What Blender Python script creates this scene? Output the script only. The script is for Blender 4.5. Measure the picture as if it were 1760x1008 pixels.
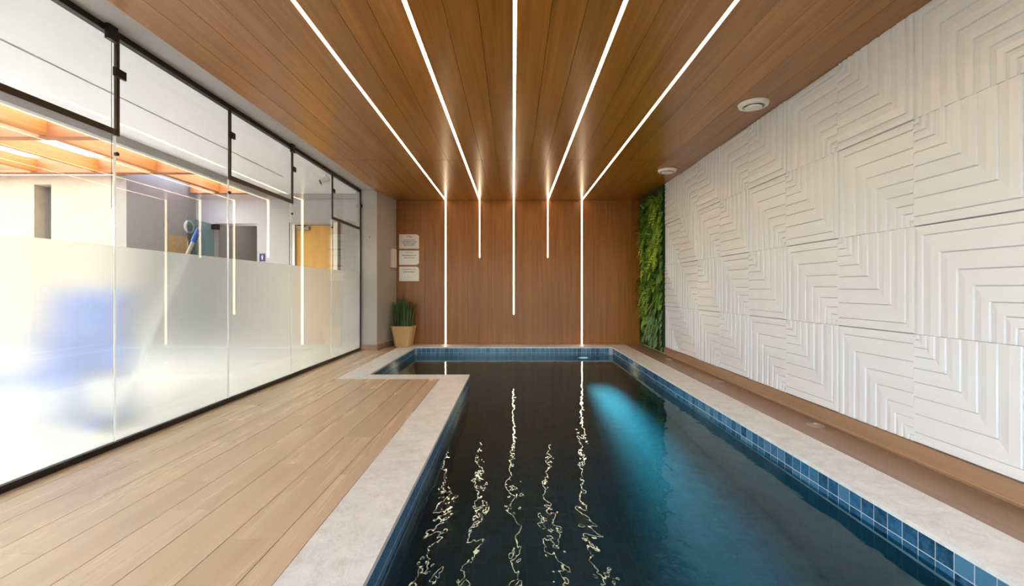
import bpy, math, random
from mathutils import Vector, Matrix

random.seed(7)
SC = bpy.context.scene
COL = SC.collection
for o in list(bpy.data.objects):
    bpy.data.objects.remove(o)

# ------------------------------------------------------------------ camera
H = 0.96                                    # camera height above the deck
cam = bpy.data.cameras.new('camera')
cam.sensor_width = 36.0
cam.lens = 782.0 / 1760.0 * 36.0
cam.shift_x = -2.0 / 1760.0
cam.shift_y = -7.0 / 1760.0
cam.clip_start = 0.05
camo = bpy.data.objects.new('camera', cam)
camo.location = (0, 0, H)
camo.rotation_euler = (math.pi / 2, 0, 0)
COL.objects.link(camo)
SC.camera = camo

# ------------------------------------------------------------------ sky, sun, exposure
w = bpy.data.worlds.new('sky')
SC.world = w
w.use_nodes = True
wn, wl = w.node_tree.nodes, w.node_tree.links
sky = wn.new('ShaderNodeTexSky')
sky.sky_type = 'NISHITA'
sky.sun_disc = False
sky.sun_elevation = math.radians(44)
sky.sun_rotation = math.radians(250)
sky.air_density = 1.0
sky.dust_density = 3.0
wl.new(sky.outputs[0], wn['Background'].inputs[0])
wn['Background'].inputs[1].default_value = 0.8

sun = bpy.data.lights.new('sun', 'SUN')
sun.energy = 1.15
sun.angle = math.radians(1.2)
sun.color = (1.0, 0.975, 0.94)
suno = bpy.data.objects.new('sun', sun)
_el, _az = math.radians(43), math.radians(-6)
sd = Vector((math.cos(_el) * math.cos(_az), math.cos(_el) * math.sin(_az), -math.sin(_el)))
suno.rotation_euler = sd.to_track_quat('-Z', 'Y').to_euler()
suno.location = (-12, -4, 10)
COL.objects.link(suno)

SC.view_settings.view_transform = 'Standard'
SC.view_settings.look = 'None'
SC.view_settings.gamma = 1.0
SC.view_settings.use_curve_mapping = False
SC.view_settings.exposure = 1.16
cy = SC.cycles
cy.use_denoising = True
cy.max_bounces = 14
cy.diffuse_bounces = 6
cy.glossy_bounces = 6
cy.transmission_bounces = 10
cy.transparent_max_bounces = 24
cy.caustics_reflective = False
cy.caustics_refractive = True
cy.blur_glossy = 0.4
cy.sample_clamp_indirect = 6.0

# ------------------------------------------------------------------ mesh helpers
class MB:
    def __init__(s):
        s.v, s.f = [], []
    def add(s, vs, fs):
        b = len(s.v)
        s.v += [tuple(p) for p in vs]
        s.f += [tuple(i + b for i in q) for q in fs]
        return s
    def box(s, x0, x1, y0, y1, z0, z1):
        if x0 > x1: x0, x1 = x1, x0
        if y0 > y1: y0, y1 = y1, y0
        if z0 > z1: z0, z1 = z1, z0
        return s.add([(x0, y0, z0), (x1, y0, z0), (x1, y1, z0), (x0, y1, z0),
                      (x0, y0, z1), (x1, y0, z1), (x1, y1, z1), (x0, y1, z1)],
                     [(0, 3, 2, 1), (4, 5, 6, 7), (0, 1, 5, 4), (1, 2, 6, 5), (2, 3, 7, 6), (3, 0, 4, 7)])
    def cbox(s, x0, x1, y0, y1, z0, z1, c):
        """box with chamfered edges on the z1/z0 outline in plan"""
        r = [(x0 + c, y0), (x1 - c, y0), (x1, y0 + c), (x1, y1 - c), (x1 - c, y1), (x0 + c, y1), (x0, y1 - c), (x0, y0 + c)]
        return s.prism(r, z0, z1)
    def prism(s, poly, z0, z1):
        n = len(poly)
        vs = [(x, y, z0) for x, y in poly] + [(x, y, z1) for x, y in poly]
        fs = [tuple(range(n - 1, -1, -1)), tuple(range(n, 2 * n))]
        fs += [(i, (i + 1) % n, n + (i + 1) % n, n + i) for i in range(n)]
        return s.add(vs, fs)
    def tube(s, pts, r, n=10, cap=True):
        pts = [Vector(p) for p in pts]
        rs = r if isinstance(r, (list, tuple)) else [r] * len(pts)
        vs, fs = [], []
        for i, p in enumerate(pts):
            d = (pts[min(i + 1, len(pts) - 1)] - pts[max(i - 1, 0)]).normalized()
            a = d.cross(Vector((0, 0, 1)))
            if a.length < 1e-3: a = d.cross(Vector((1, 0, 0)))
            a.normalize(); b = d.cross(a)
            for k in range(n):
                t = 2 * math.pi * k / n
                vs.append(p + a * (rs[i] * math.cos(t)) + b * (rs[i] * math.sin(t)))
        for i in range(len(pts) - 1):
            for k in range(n):
                fs.append((i * n + k, i * n + (k + 1) % n, (i + 1) * n + (k + 1) % n, (i + 1) * n + k))
        if cap:
            fs.append(tuple(range(n - 1, -1, -1)))
            fs.append(tuple(range((len(pts) - 1) * n, len(pts) * n)))
        return s.add(vs, fs)
    def lathe(s, prof, cx, cy_, n=32, axis='z', closed=False):
        """prof: list of (radius, height)"""
        vs, fs = [], []
        for r, z in prof:
            for k in range(n):
                t = 2 * math.pi * k / n
                if axis == 'z': vs.append((cx + r * math.cos(t), cy_ + r * math.sin(t), z))
                else: vs.append((z, cx + r * math.cos(t), cy_ + r * math.sin(t)))
        m = len(prof)
        for i in range(m - (0 if closed else 1)):
            j = (i + 1) % m
            for k in range(n):
                fs.append((i * n + k, i * n + (k + 1) % n, j * n + (k + 1) % n, j * n + k))
        if not closed:
            fs.append(tuple(range(n - 1, -1, -1)))
            fs.append(tuple(range((m - 1) * n, m * n)))
        return s.add(vs, fs)

WORLD = {}
def wloc(o):
    return WORLD.get(o.name, Vector((0, 0, 0)))

def setp(o, label=None, cat=None, group=None, kind=None):
    if label: o['label'] = label
    if cat: o['category'] = cat
    if group: o['group'] = group
    if kind: o['kind'] = kind
    return o

def empty(name, loc=(0, 0, 0), parent=None):
    o = bpy.data.objects.new(name, None)
    o.empty_display_size = 0.1
    COL.objects.link(o)
    WORLD[o.name] = Vector(loc)
    if parent is not None:
        o.parent = parent
        o.location = Vector(loc) - wloc(parent)
    else:
        o.location = loc
    return o

def put(name, mb, mat, parent=None, smooth=False, at=(0, 0, 0), recalc=False):
    """mesh built in world coordinates -> object with a pivot at its base centre"""
    xs = [v[0] for v in mb.v]; ys = [v[1] for v in mb.v]; zs = [v[2] for v in mb.v]
    piv = Vector(((min(xs) + max(xs)) / 2, (min(ys) + max(ys)) / 2, min(zs)))
    me = bpy.data.meshes.new(name)
    me.from_pydata([tuple(Vector(v) - piv) for v in mb.v], [], mb.f)
    if recalc:
        import bmesh
        bm = bmesh.new(); bm.from_mesh(me)
        bmesh.ops.recalc_face_normals(bm, faces=bm.faces)
        bm.to_mesh(me); bm.free()
    me.materials.append(mat)
    if smooth:
        me.polygons.foreach_set('use_smooth', [True] * len(me.polygons))
        if smooth != 'all':
            me.set_sharp_from_angle(angle=math.radians(smooth if smooth is not True else 40))
    me.update()
    o = bpy.data.objects.new(name, me)
    COL.objects.link(o)
    p = piv + Vector(at)
    WORLD[o.name] = p
    if parent is not None:
        o.parent = parent
        o.location = p - wloc(parent)
    else:
        o.location = p
    return o

def share(name, me, loc, parent=None, rot=(0, 0, 0), scale=(1, 1, 1)):
    o = bpy.data.objects.new(name, me)
    COL.objects.link(o)
    WORLD[o.name] = Vector(loc)
    if parent is not None:
        o.parent = parent
        o.location = Vector(loc) - wloc(parent)
    else:
        o.location = loc
    o.rotation_euler = rot
    o.scale = scale
    return o

def mesh_of(name, mb, mat, smooth=False):
    me = bpy.data.meshes.new(name)
    me.from_pydata(mb.v, [], mb.f)
    me.materials.append(mat)
    if smooth:
        me.polygons.foreach_set('use_smooth', [True] * len(me.polygons))
    me.update()
    return me

def wobj(name, mb, mat, parent=None, **k):
    return setp(put(name, mb, mat, parent, **k), kind='structure')

# ------------------------------------------------------------------ materials
def srgb(r, g, b):
    f = lambda c: ((c / 255 + 0.055) / 1.055) ** 2.4 if c > 10.3 else c / 255 / 12.92
    return (f(r), f(g), f(b), 1)

class Mat:
    def __init__(s, name):
        s.m = bpy.data.materials.new(name)
        s.m.use_nodes = True
        s.n, s.l = s.m.node_tree.nodes, s.m.node_tree.links
        s.b = s.n['Principled BSDF']
        s.out = s.n['Material Output']
    def new(s, t, **k):
        n = s.n.new(t)
        for a, v in k.items():
            if hasattr(n, a): setattr(n, a, v)
            else: n.inputs[a.replace('_', ' ')].default_value = v
        return n
    def link(s, a, b): s.l.new(a, b)
    def math(s, op, a, b=None, c=None):
        n = s.n.new('ShaderNodeMath'); n.operation = op
        for i, v in enumerate((a, b, c)):
            if v is None: continue
            if isinstance(v, (int, float)): n.inputs[i].default_value = v
            else: s.link(v, n.inputs[i])
        return n.outputs[0]
    def pos(s, sc=(1, 1, 1), rnd=0.0):
        g = s.n.new('ShaderNodeNewGeometry')
        mp = s.n.new('ShaderNodeMapping')
        mp.inputs['Scale'].default_value = sc
        s.link(g.outputs['Position'], mp.inputs['Vector'])
        if rnd:
            oi = s.n.new('ShaderNodeObjectInfo')
            m = s.math('MULTIPLY', oi.outputs['Random'], rnd)
            cb = s.n.new('ShaderNodeCombineXYZ')
            for i in range(3): s.link(m, cb.inputs[i])
            s.link(cb.outputs[0], mp.inputs['Location'])
        return mp.outputs[0]
    def noise(s, vec, scale, detail=4, rough=0.55, dist=0.0):
        n = s.n.new('ShaderNodeTexNoise')
        n.inputs['Scale'].default_value = scale
        n.inputs['Detail'].default_value = detail
        n.inputs['Roughness'].default_value = rough
        n.inputs['Distortion'].default_value = dist
        s.link(vec, n.inputs['Vector'])
        return n.outputs['Fac']
    def ramp(s, fac, stops):
        n = s.n.new('ShaderNodeValToRGB')
        e = n.color_ramp.elements
        while len(e) < len(stops): e.new(0.5)
        for el, (p, c) in zip(e, stops):
            el.position = p; el.color = c if len(c) == 4 else (*c, 1)
        s.link(fac, n.inputs[0])
        return n.outputs[0]
    def mixc(s, fac, a, b, mode='MIX'):
        n = s.n.new('ShaderNodeMix'); n.data_type = 'RGBA'; n.blend_type = mode
        for sock, v in ((n.inputs[0], fac), (n.inputs[6], a), (n.inputs[7], b)):
            if isinstance(v, (int, float)): sock.default_value = v
            elif isinstance(v, tuple): sock.default_value = v
            else: s.link(v, sock)
        return n.outputs[2]
    def bump(s, h, strength=0.2, dist=0.01, target=None):
        n = s.n.new('ShaderNodeBump')
        n.inputs['Strength'].default_value = strength
        n.inputs['Distance'].default_value = dist
        s.link(h, n.inputs['Height'])
        s.link(n.outputs[0], (target or s.b).inputs['Normal'])
        return n.outputs[0]
    def objrand(s):
        return s.n.new('ShaderNodeObjectInfo').outputs['Random']

def plain(name, col, rough=0.5, metal=0.0, coat=0.0, var=0.0, bump=0.0, bscale=60):
    m = Mat(name)
    m.b.inputs['Base Color'].default_value = col
    m.b.inputs['Roughness'].default_value = rough
    m.b.inputs['Metallic'].default_value = metal
    m.b.inputs['Coat Weight'].default_value = coat
    if var or bump:
        f = m.noise(m.pos(), bscale, 5)
        if var:
            d = tuple(c * (1 - var) for c in col[:3]) + (1,)
            u = tuple(min(1, c * (1 + var)) for c in col[:3]) + (1,)
            m.link(m.ramp(f, [(0.3, d), (0.7, u)]), m.b.inputs['Base Color'])
        if bump: m.bump(f, bump, 0.004)
    return m.m

def wood(name, axis, dark, mid, light, rough=0.35, scale=1.0, var=0.25, coat=0.2, spec=0.5, rvar=0.1, fine=0.22):
    m = Mat(name)
    sc = [14 * scale] * 3
    sc['xyz'.index(axis)] = 0.55 * scale
    v = m.pos(tuple(sc), 23.0)
    f1 = m.noise(v, 1.0, 6, 0.62, 0.6)
    sc2 = [70 * scale] * 3
    sc2['xyz'.index(axis)] = 1.6 * scale
    f2 = m.noise(m.pos(tuple(sc2), 11.0), 1.0, 3, 0.5)
    c = m.ramp(f1, [(0.28, dark), (0.5, mid), (0.74, light)])
    c = m.mixc(fine, c, m.ramp(f2, [(0.35, dark), (0.65, light)]))
    r = m.objrand()
    k = m.math('ADD', m.math('MULTIPLY', r, var), 1 - var / 2)
    hs = m.n.new('ShaderNodeHueSaturation')
    m.link(k, hs.inputs['Value']); m.link(c, hs.inputs['Color'])
    m.link(hs.outputs[0], m.b.inputs['Base Color'])
    rr = m.math('ADD', m.math('MULTIPLY', f1, rvar), rough - rvar / 2)
    m.link(rr, m.b.inputs['Roughness'])
    m.b.inputs['Coat Weight'].default_value = coat
    m.b.inputs['Coat Roughness'].default_value = rough * 0.6
    m.b.inputs['Specular IOR Level'].default_value = spec
    m.bump(f2, 0.06, 0.003)
    return m.m

M = {}
M['ceil_wood'] = wood('ceiling_wood', 'y', srgb(128, 76, 14), srgb(158, 102, 30), srgb(178, 122, 48), 0.3, 1.0, 0.22, 0.25)
M['wall_wood'] = wood('wall_wood', 'z', srgb(124, 70, 14), srgb(152, 92, 25), srgb(172, 110, 38), 0.4, 1.2, 0.12, 0.1)
M['deck'] = wood('deck_porcelain', 'y', srgb(196, 171, 142), srgb(206, 182, 154), srgb(216, 194, 168), 0.25, 0.4, 0.06, 0.0, 0.5, 0.3, 0.08)
M['strip_deck'] = wood('side_deck_porcelain', 'y', srgb(140, 114, 94), srgb(156, 130, 110), srgb(168, 142, 122), 0.33, 0.7, 0.06, 0.0)
M['board'] = wood('base_porcelain', 'y', srgb(142, 114, 92), srgb(158, 130, 106), srgb(172, 142, 118), 0.35, 0.7, 0.05, 0.0)
M['board_edge'] = plain('bare_tile_edge', srgb(196, 156, 120), 0.5, var=0.08)
M['grout'] = plain('dark_grout', srgb(92, 70, 52), 0.8, var=0.1)
M['gap'] = plain('shadow_gap', srgb(44, 28, 14), 0.8, var=0.1)
M['plaster'] = plain('grey_plaster', srgb(176, 172, 168), 0.75, var=0.02, bump=0.05, bscale=30)
M['white_plaster'] = plain('white_plaster', srgb(236, 237, 238), 0.8, var=0.01)
M['panel'] = plain('white_cast_panel', srgb(229, 235, 244), 0.17, var=0.012, bscale=4)
M['black'] = plain('black_aluminium', srgb(30, 27, 25), 0.4, 0.3)
M['bronze'] = plain('dark_bronze_aluminium', srgb(62, 48, 36), 0.38, 0.4)
M['white'] = plain('white_plastic', srgb(238, 236, 232), 0.35)
M['grey_plastic'] = plain('grey_plastic', srgb(150, 148, 146), 0.45)
M['drain_cover'] = plain('pale_drain_cover', srgb(188, 168, 150), 0.4)
M['alu'] = plain('aluminium', srgb(190, 190, 190), 0.3, 0.9)

def granite():
    m = Mat('white_granite')
    v = m.pos((1, 1, 1), 9.0)
    a = m.noise(v, 9, 8, 0.65, 0.4)
    b = m.noise(v, 90, 4, 0.7)
    c = m.ramp(a, [(0.3, srgb(216, 218, 219)), (0.55, srgb(233, 235, 237)), (0.75, srgb(241, 243, 245))])
    c = m.mixc(m.ramp(b, [(0.56, (0, 0, 0, 1)), (0.75, (0.35, 0.35, 0.35, 1))]), c, srgb(176, 160, 140))
    g = m.noise(m.pos((1, 1, 1), 5.0), 2.6, 9, 0.75, 2.5)
    vein = m.ramp(g, [(0.485, (0, 0, 0, 1)), (0.5, (0.3, 0.3, 0.3, 1)), (0.515, (0, 0, 0, 1))])
    c = m.mixc(vein, c, srgb(150, 140, 128))
    m.link(c, m.b.inputs['Base Color'])
    m.link(m.math('ADD', m.math('MULTIPLY', a, 0.3), 0.28), m.b.inputs['Roughness'])
    m.bump(b, 0.12, 0.003)
    return m.m
M['granite'] = granite()

def pool_tile_piece():
    m = Mat('blue_glazed_tile')
    r = m.objrand()
    c = m.ramp(r, [(0.0, srgb(26, 58, 88)), (0.4, srgb(36, 78, 116)), (0.75, srgb(52, 104, 146)), (1.0, srgb(92, 136, 168))])
    f = m.noise(m.pos((1, 1, 1), 7.0), 34, 4, 0.6)
    c = m.mixc(m.ramp(f, [(0.35, (0, 0, 0, 1)), (0.7, (0.5, 0.5, 0.5, 1))]), c, srgb(70, 136, 180))
    m.link(c, m.b.inputs['Base Color'])
    m.b.inputs['Roughness'].default_value = 0.12
    m.bump(f, 0.08, 0.004)
    return m.m
M['tile'] = pool_tile_piece()
M['pool_grout'] = plain('pale_grout', srgb(186, 196, 208), 0.7, var=0.05)

def pool_surface(name, order, ca, cb, cg):
    m = Mat(name)
    g = m.n.new('ShaderNodeNewGeometry')
    sp = m.n.new('ShaderNodeSeparateXYZ'); m.link(g.outputs['Position'], sp.inputs[0])
    cbx = m.n.new('ShaderNodeCombineXYZ')
    m.link(sp.outputs['XYZ'.index(order[0])], cbx.inputs[0])
    m.link(sp.outputs['XYZ'.index(order[1])], cbx.inputs[1])
    br = m.n.new('ShaderNodeTexBrick')
    br.offset = 0.0
    br.inputs['Scale'].default_value = 1.0
    br.inputs['Brick Width'].default_value = 0.0756
    br.inputs['Row Height'].default_value = 0.0756
    br.inputs['Mortar Size'].default_value = 0.002
    br.inputs['Color1'].default_value = ca
    br.inputs['Color2'].default_value = cb
    br.inputs['Mortar'].default_value = cg
    m.link(cbx.outputs[0], br.inputs['Vector'])
    m.link(br.outputs['Color'], m.b.inputs['Base Color'])
    m.b.inputs['Roughness'].default_value = 0.35
    return m.m
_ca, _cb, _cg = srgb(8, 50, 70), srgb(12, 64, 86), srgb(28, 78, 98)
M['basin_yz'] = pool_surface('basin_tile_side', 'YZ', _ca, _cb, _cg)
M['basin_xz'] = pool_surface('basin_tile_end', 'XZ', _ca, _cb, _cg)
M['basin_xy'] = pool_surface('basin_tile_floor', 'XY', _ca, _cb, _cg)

def water():
    m = Mat('pool_water')
    m.n.remove(m.b)
    gl = m.n.new('ShaderNodeBsdfGlass')
    gl.inputs['IOR'].default_value = 1.333
    gl.inputs['Roughness'].default_value = 0.0
    gl.inputs['Color'].default_value = (0.72, 0.93, 0.97, 1)
    a = m.noise(m.pos((1, 0.8, 1)), 9.0, 1.0, 0.4, 0.3)
    b = m.noise(m.pos((1, 1, 1)), 24.0, 1.0, 0.4, 0.2)
    c = m.noise(m.pos((1, 1, 1)), 1.6, 2.0, 0.5, 0.3)
    calm = m.ramp(c, [(0.3, (0.35, 0.35, 0.35, 1)), (0.7, (1, 1, 1, 1))])
    h = m.math('ADD', m.math('MULTIPLY', a, 1.0), m.math('MULTIPLY', b, 0.22))
    # ripples die away towards the far end of the basin
    sp = m.n.new('ShaderNodeSeparateXYZ')
    g = m.n.new('ShaderNodeNewGeometry'); m.link(g.outputs['Position'], sp.inputs[0])
    mr = m.n.new('ShaderNodeMapRange')
    m.link(sp.outputs[1], mr.inputs[0])
    mr.inputs[1].default_value = 2.2; mr.inputs[2].default_value = 6.0
    mr.inputs[3].default_value = 1.0; mr.inputs[4].default_value = 0.14
    h = m.math('MULTIPLY', m.math('MULTIPLY', h, calm), mr.outputs[0])
    bn = m.n.new('ShaderNodeBump')
    bn.inputs['Strength'].default_value = 1.0
    bn.inputs['Distance'].default_value = 0.006
    m.link(h, bn.inputs['Height'])
    m.link(bn.outputs[0], gl.inputs['Normal'])
    m.link(gl.outputs[0], m.out.inputs['Surface'])
    return m.m
M['water'] = water()

def clear_glass(name, tint=(0.95, 0.98, 0.97, 1), base=0.05, rough=0.0):
    m = Mat(name)
    m.n.remove(m.b)
    tr = m.n.new('ShaderNodeBsdfTransparent'); tr.inputs[0].default_value = tint
    gl = m.n.new('ShaderNodeBsdfGlossy'); gl.inputs['Roughness'].default_value = rough
    lw = m.n.new('ShaderNodeLayerWeight'); lw.inputs['Blend'].default_value = 0.5
    p = m.math('POWER', lw.outputs['Facing'], 5.0)
    f = m.math('ADD', m.math('MULTIPLY', p, 1 - base), base)
    mx = m.n.new('ShaderNodeMixShader')
    m.link(f, mx.inputs[0]); m.link(tr.outputs[0], mx.inputs[1]); m.link(gl.outputs[0], mx.inputs[2])
    m.link(mx.outputs[0], m.out.inputs['Surface'])
    return m.m
M['glass'] = clear_glass('clear_glass')
M['green_glass'] = clear_glass('greenish_glass', (0.62, 0.76, 0.74, 1), 0.06)

def frosted():
    m = Mat('frosted_film')
    m.n.remove(m.b)
    rf = m.n.new('ShaderNodeBsdfRefraction')
    rf.inputs['IOR'].default_value = 1.35
    rf.inputs['Roughness'].default_value = 0.3
    rf.inputs['Color'].default_value = (0.95, 0.97, 0.96, 1)
    tl = m.n.new('ShaderNodeBsdfTranslucent'); tl.inputs[0].default_value = (0.92, 0.94, 0.93, 1)
    df = m.n.new('ShaderNodeBsdfDiffuse'); df.inputs[0].default_value = (0.85, 0.87, 0.86, 1)
    m1 = m.n.new('ShaderNodeMixShader'); m1.inputs[0].default_value = 0.14
    m2 = m.n.new('ShaderNodeMixShader'); m2.inputs[0].default_value = 0.06
    m.link(rf.outputs[0], m1.inputs[1]); m.link(tl.outputs[0], m1.inputs[2])
    m.link(m1.outputs[0], m2.inputs[1]); m.link(df.outputs[0], m2.inputs[2])
    m.link(m2.outputs[0], m.out.inputs['Surface'])
    return m.m
M['frost'] = frosted()

def skylight():
    m = Mat('milky_roof_sheet')
    m.n.remove(m.b)
    tr = m.n.new('ShaderNodeBsdfTransparent'); tr.inputs[0].default_value = (1, 0.97, 0.9, 1)
    tl = m.n.new('ShaderNodeBsdfTranslucent'); tl.inputs[0].default_value = (0.95, 0.92, 0.84, 1)
    mx = m.n.new('ShaderNodeMixShader'); mx.inputs[0].default_value = 0.45
    m.link(tr.outputs[0], mx.inputs[1]); m.link(tl.outputs[0], mx.inputs[2])
    m.link(mx.outputs[0], m.out.inputs['Surface'])
    return m.m
M['skylight'] = skylight()

def silicone():
    m = Mat('clear_silicone')
    m.n.remove(m.b)
    tl = m.n.new('ShaderNodeBsdfTranslucent'); tl.inputs[0].default_value = (0.96, 0.98, 0.98, 1)
    df = m.n.new('ShaderNodeBsdfDiffuse'); df.inputs[0].default_value = (0.95, 0.97, 0.97, 1)
    mx = m.n.new('ShaderNodeMixShader'); mx.inputs[0].default_value = 0.5
    m.link(tl.outputs[0], mx.inputs[1]); m.link(df.outputs[0], mx.inputs[2])
    m.link(mx.outputs[0], m.out.inputs['Surface'])
    return m.m

def emit(name, col, strength):
    m = Mat(name)
    m.b.inputs['Base Color'].default_value = (0.8, 0.8, 0.8, 1)
    m.b.inputs['Emission Color'].default_value = col
    m.b.inputs['Emission Strength'].default_value = strength
    return m.m
M['led'] = emit('warm_led_diffuser', (1.0, 0.78, 0.50, 1), 6.5)
M['pool_lens'] = emit('pool_light_lens', (0.45, 0.92, 1.0, 1), 0.5)

def leafmat(name, dark, light, rough=0.45):
    m = Mat(name)
    r = m.objrand()
    f = m.noise(m.pos((1, 1, 1), 3.0), 26, 3)
    k = m.math('ADD', m.math('MULTIPLY', r, 0.6), m.math('MULTIPLY', f, 0.5))
    m.link(m.ramp(k, [(0.2, dark), (0.85, light)]), m.b.inputs['Base Color'])
    m.b.inputs['Roughness'].default_value = rough
    m.b.inputs['Subsurface Weight'].default_value = 0.0
    return m.m
M['fern'] = leafmat('fern_green', srgb(78, 118, 42), srgb(150, 186, 62))
M['lime'] = leafmat('lime_leaf', srgb(128, 166, 34), srgb(166, 196, 66))
M['deep'] = leafmat('deep_leaf', srgb(50, 84, 40), srgb(98, 142, 66))
M['grassy'] = leafmat('soft_grass', srgb(98, 150, 92), srgb(158, 198, 140))
M['purple'] = leafmat('purple_leaf', srgb(52, 36, 42), srgb(96, 74, 80))
M['blade'] = leafmat('snake_blade', srgb(36, 62, 34), srgb(86, 116, 58))
M['soil'] = plain('dark_soil', srgb(40, 34, 24), 0.95, var=0.3)
M['moss'] = plain('dark_moss', srgb(36, 58, 26), 0.95, var=0.4, bump=0.6, bscale=40)

# ------------------------------------------------------------------ main dimensions
CEIL = 2.495           # underside of the wooden ceiling
YB = 7.87              # back wall
XG = -2.41             # glass partition
XW = 2.22              # mean face of the relief wall
Y0 = -2.2              # wall behind the camera
PX0, PX1, PY0, PY1 = -0.485, 1.64, 0.6, 7.52     # pool
BX, BY = -1.61, 5.1    # bay of the pool
CXL, CXR = -0.78, 1.93 # outer edges of the coping
CBX, CBY = -1.895, 4.845
WATER = -0.123
LEDX = [-1.17, -0.58, 0.01, 0.60, 1.19]

# ------------------------------------------------------------------ deck
floor = wobj('floor', MB().box(-2.47, CXL + .01, Y0, CBY, -0.2, -0.011).box(-2.47, CBX + .01, CBY, YB + .03, -0.2, -0.011)
             .box(CXR - .01, 2.4, Y0, YB + .03, -0.2, -0.011).box(CXL, CXR, Y0, 0.3, -0.2, -0.011), M['grout'])
setp(floor, 'pale wood-look deck planks beside the pool', 'floor')

def plank_run(x0, x1, ya, yb, off, mat, L=1.2, g=0.0036):
    y = ya - (off % L)
    while y < yb:
        a, b = max(y, ya), min(y + L, yb)
        if b - a > 0.02:
            put('plank', MB().box(x0 + g / 2, x1 - g / 2, a + 0.0006, b - 0.0006, -0.011, 0.0), mat, floor)
        y += L
edges = [CXL, -0.896] + [-0.896 - 0.2 * k for k in range(1, 8)] + [XG - 0.03]
offs = [0.25, 0.855, 0.1, 0.62, 0.33, 0.95, 0.48, 0.05, 0.7]
for i in range(len(edges) - 1):
    xr, xl = edges[i], edges[i + 1]
    yb = CBY if xl > CBX - 0.01 else 7.86
    if xl < -2.2: yb = 7.14
    plank_run(xl, xr, Y0, yb, offs[i % 9], M['deck'])
plank_run(CXR, 2.234, Y0, YB, 0.55, M['strip_deck'])
for k in range(14):
    plank_run(CXL + k * 0.1936, CXL + (k + 1) * 0.1936, Y0, 0.3, 0.3 * k, M['deck'])

# ------------------------------------------------------------------ pool: coping, basin, tiles, water
coping = setp(empty('pool_coping', (0, 4, -0.022)), 'pale granite coping slabs around the pool', 'coping', kind='structure')
def slab(poly):
    put('slab', MB().prism(poly, -0.022, 0.0), M['granite'], coping)
def slab_box(x0, x1, y0, y1):
    g = 0.0012
    slab([(x0 + g, y0 + g), (x1 - g, y0 + g), (x1 - g, y1 - g), (x0 + g, y1 - g)])
for a, b in ((0.6, 0.99), (0.99, 2.64), (2.64, 4.29), (4.29, 5.94), (5.94, PY1)):
    slab_box(PX1, CXR, a, b)
for a, b in ((0.6, 0.9), (0.9, 2.55), (2.55, 4.2), (4.2, CBY)):
    slab_box(CXL, PX0, a, b)
for a, b in ((CXL, 0.4), (0.4, CXR)):
    slab_box(a, b, 0.3, 0.6)
slab_box(CXL, PX0, CBY, BY)
slab_box(BX, CXL, CBY, BY)
slab_box(CBX, BX, CBY, 6.3)
slab_box(CBX, BX, 6.3, PY1)
for a, b in ((CBX, -0.6), (-0.6, 0.9), (0.9, CXR)):
    slab_box(a, b, PY1, YB - 0.004)

basin = setp(empty('pool_basin', (0.3, 4, -1.4)), 'blue tiled pool basin with a side bay', 'pool', kind='structure')
e, t, ZB = 0.007, 0.12, -1.05
put('basin_wall', MB().box(PX1 + e, PX1 + t, PY0, PY1, ZB, -0.2), M['basin_yz'], basin)
put('basin_wall', MB().box(PX0 - t, PX0 - e, PY0, BY, ZB, -0.2), M['basin_yz'], basin)
put('basin_wall', MB().box(BX - t, BX - e, BY, PY1, ZB, -0.2), M['basin_yz'], basin)
put('basin_wall', MB().box(BX - t, PX1 + t, PY1 + e, PY1 + t, ZB, -0.2), M['basin_xz'], basin)
put('basin_wall', MB().box(BX - t, PX0 - e, BY - t, BY - e, ZB, -0.2), M['basin_xz'], basin)
put('basin_wall', MB().box(PX0 - t, PX1 + t, PY0 - t, PY0 - e, ZB, -0.2), M['basin_xz'], basin)
put('basin_floor', MB().box(PX0 - t, PX1 + t, PY0 - t, PY1 + t, ZB - 0.1, ZB).box(BX - t, PX0 - t, BY - t, PY1 + t, ZB - 0.1, ZB), M['basin_xy'], basin)
# pale grout bed behind the waterline tiles
gb = MB()
gb.box(PX1 + e, PX1 + t, PY0, PY1, -0.2, -0.022)
gb.box(PX0 - t, PX0 - e, PY0, BY, -0.2, -0.022)
gb.box(BX - t, BX - e, BY, PY1, -0.2, -0.022)
gb.box(BX - t, PX1 + t, PY1 + e, PY1 + t, -0.2, -0.022)
gb.box(BX - t, PX0 - e, BY - t, BY - e, -0.2, -0.022)
gb.box(PX0 - t, PX1 + t, PY0 - t, PY0 - e, -0.2, -0.022)
put('grout_bed', gb, M['pool_grout'], basin)
PT = 0.0756
ts = PT - 0.0055
me_x = mesh_of('tile', MB().box(-0.0015, 0, -ts / 2, ts / 2, 0, ts), M['tile'])
me_y = mesh_of('tile', MB().box(-ts / 2, ts / 2, -0.0015, 0, 0, ts), M['tile'])
rows = [-0.024 - ts, -0.024 - ts - PT]
n = int((PY1 - 0.9) / PT)
for z in rows:
    for k in range(n):
        share('tile', me_x, (PX1 + e, PY1 - (k + 0.5) * PT, z), basin)
n = int((PX1 - BX) / PT)
for z in rows:
    for k in range(n):
        share('tile', me_y, (BX + 0.02 + (k + 0.5) * PT, PY1 + e, z), basin)
st = MB()
for z in rows:
    y = PY0 + 0.02
    while y + ts < BY:
        st.box(PX0 - e, PX0 - e + 0.0015, y, y + ts, z, z + ts); y += PT
    y = BY + 0.01
    while y + ts < PY1:
        st.box(BX - e, BX - e + 0.0015, y, y + ts, z, z + ts); y += PT
    x = BX + 0.01
    while x + ts < PX0:
        st.box(x, x + ts, BY - e, BY - e + 0.0015, z, z + ts); x += PT
setp(put('waterline_tiles', st, M['tile'], basin), kind='stuff')

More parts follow.
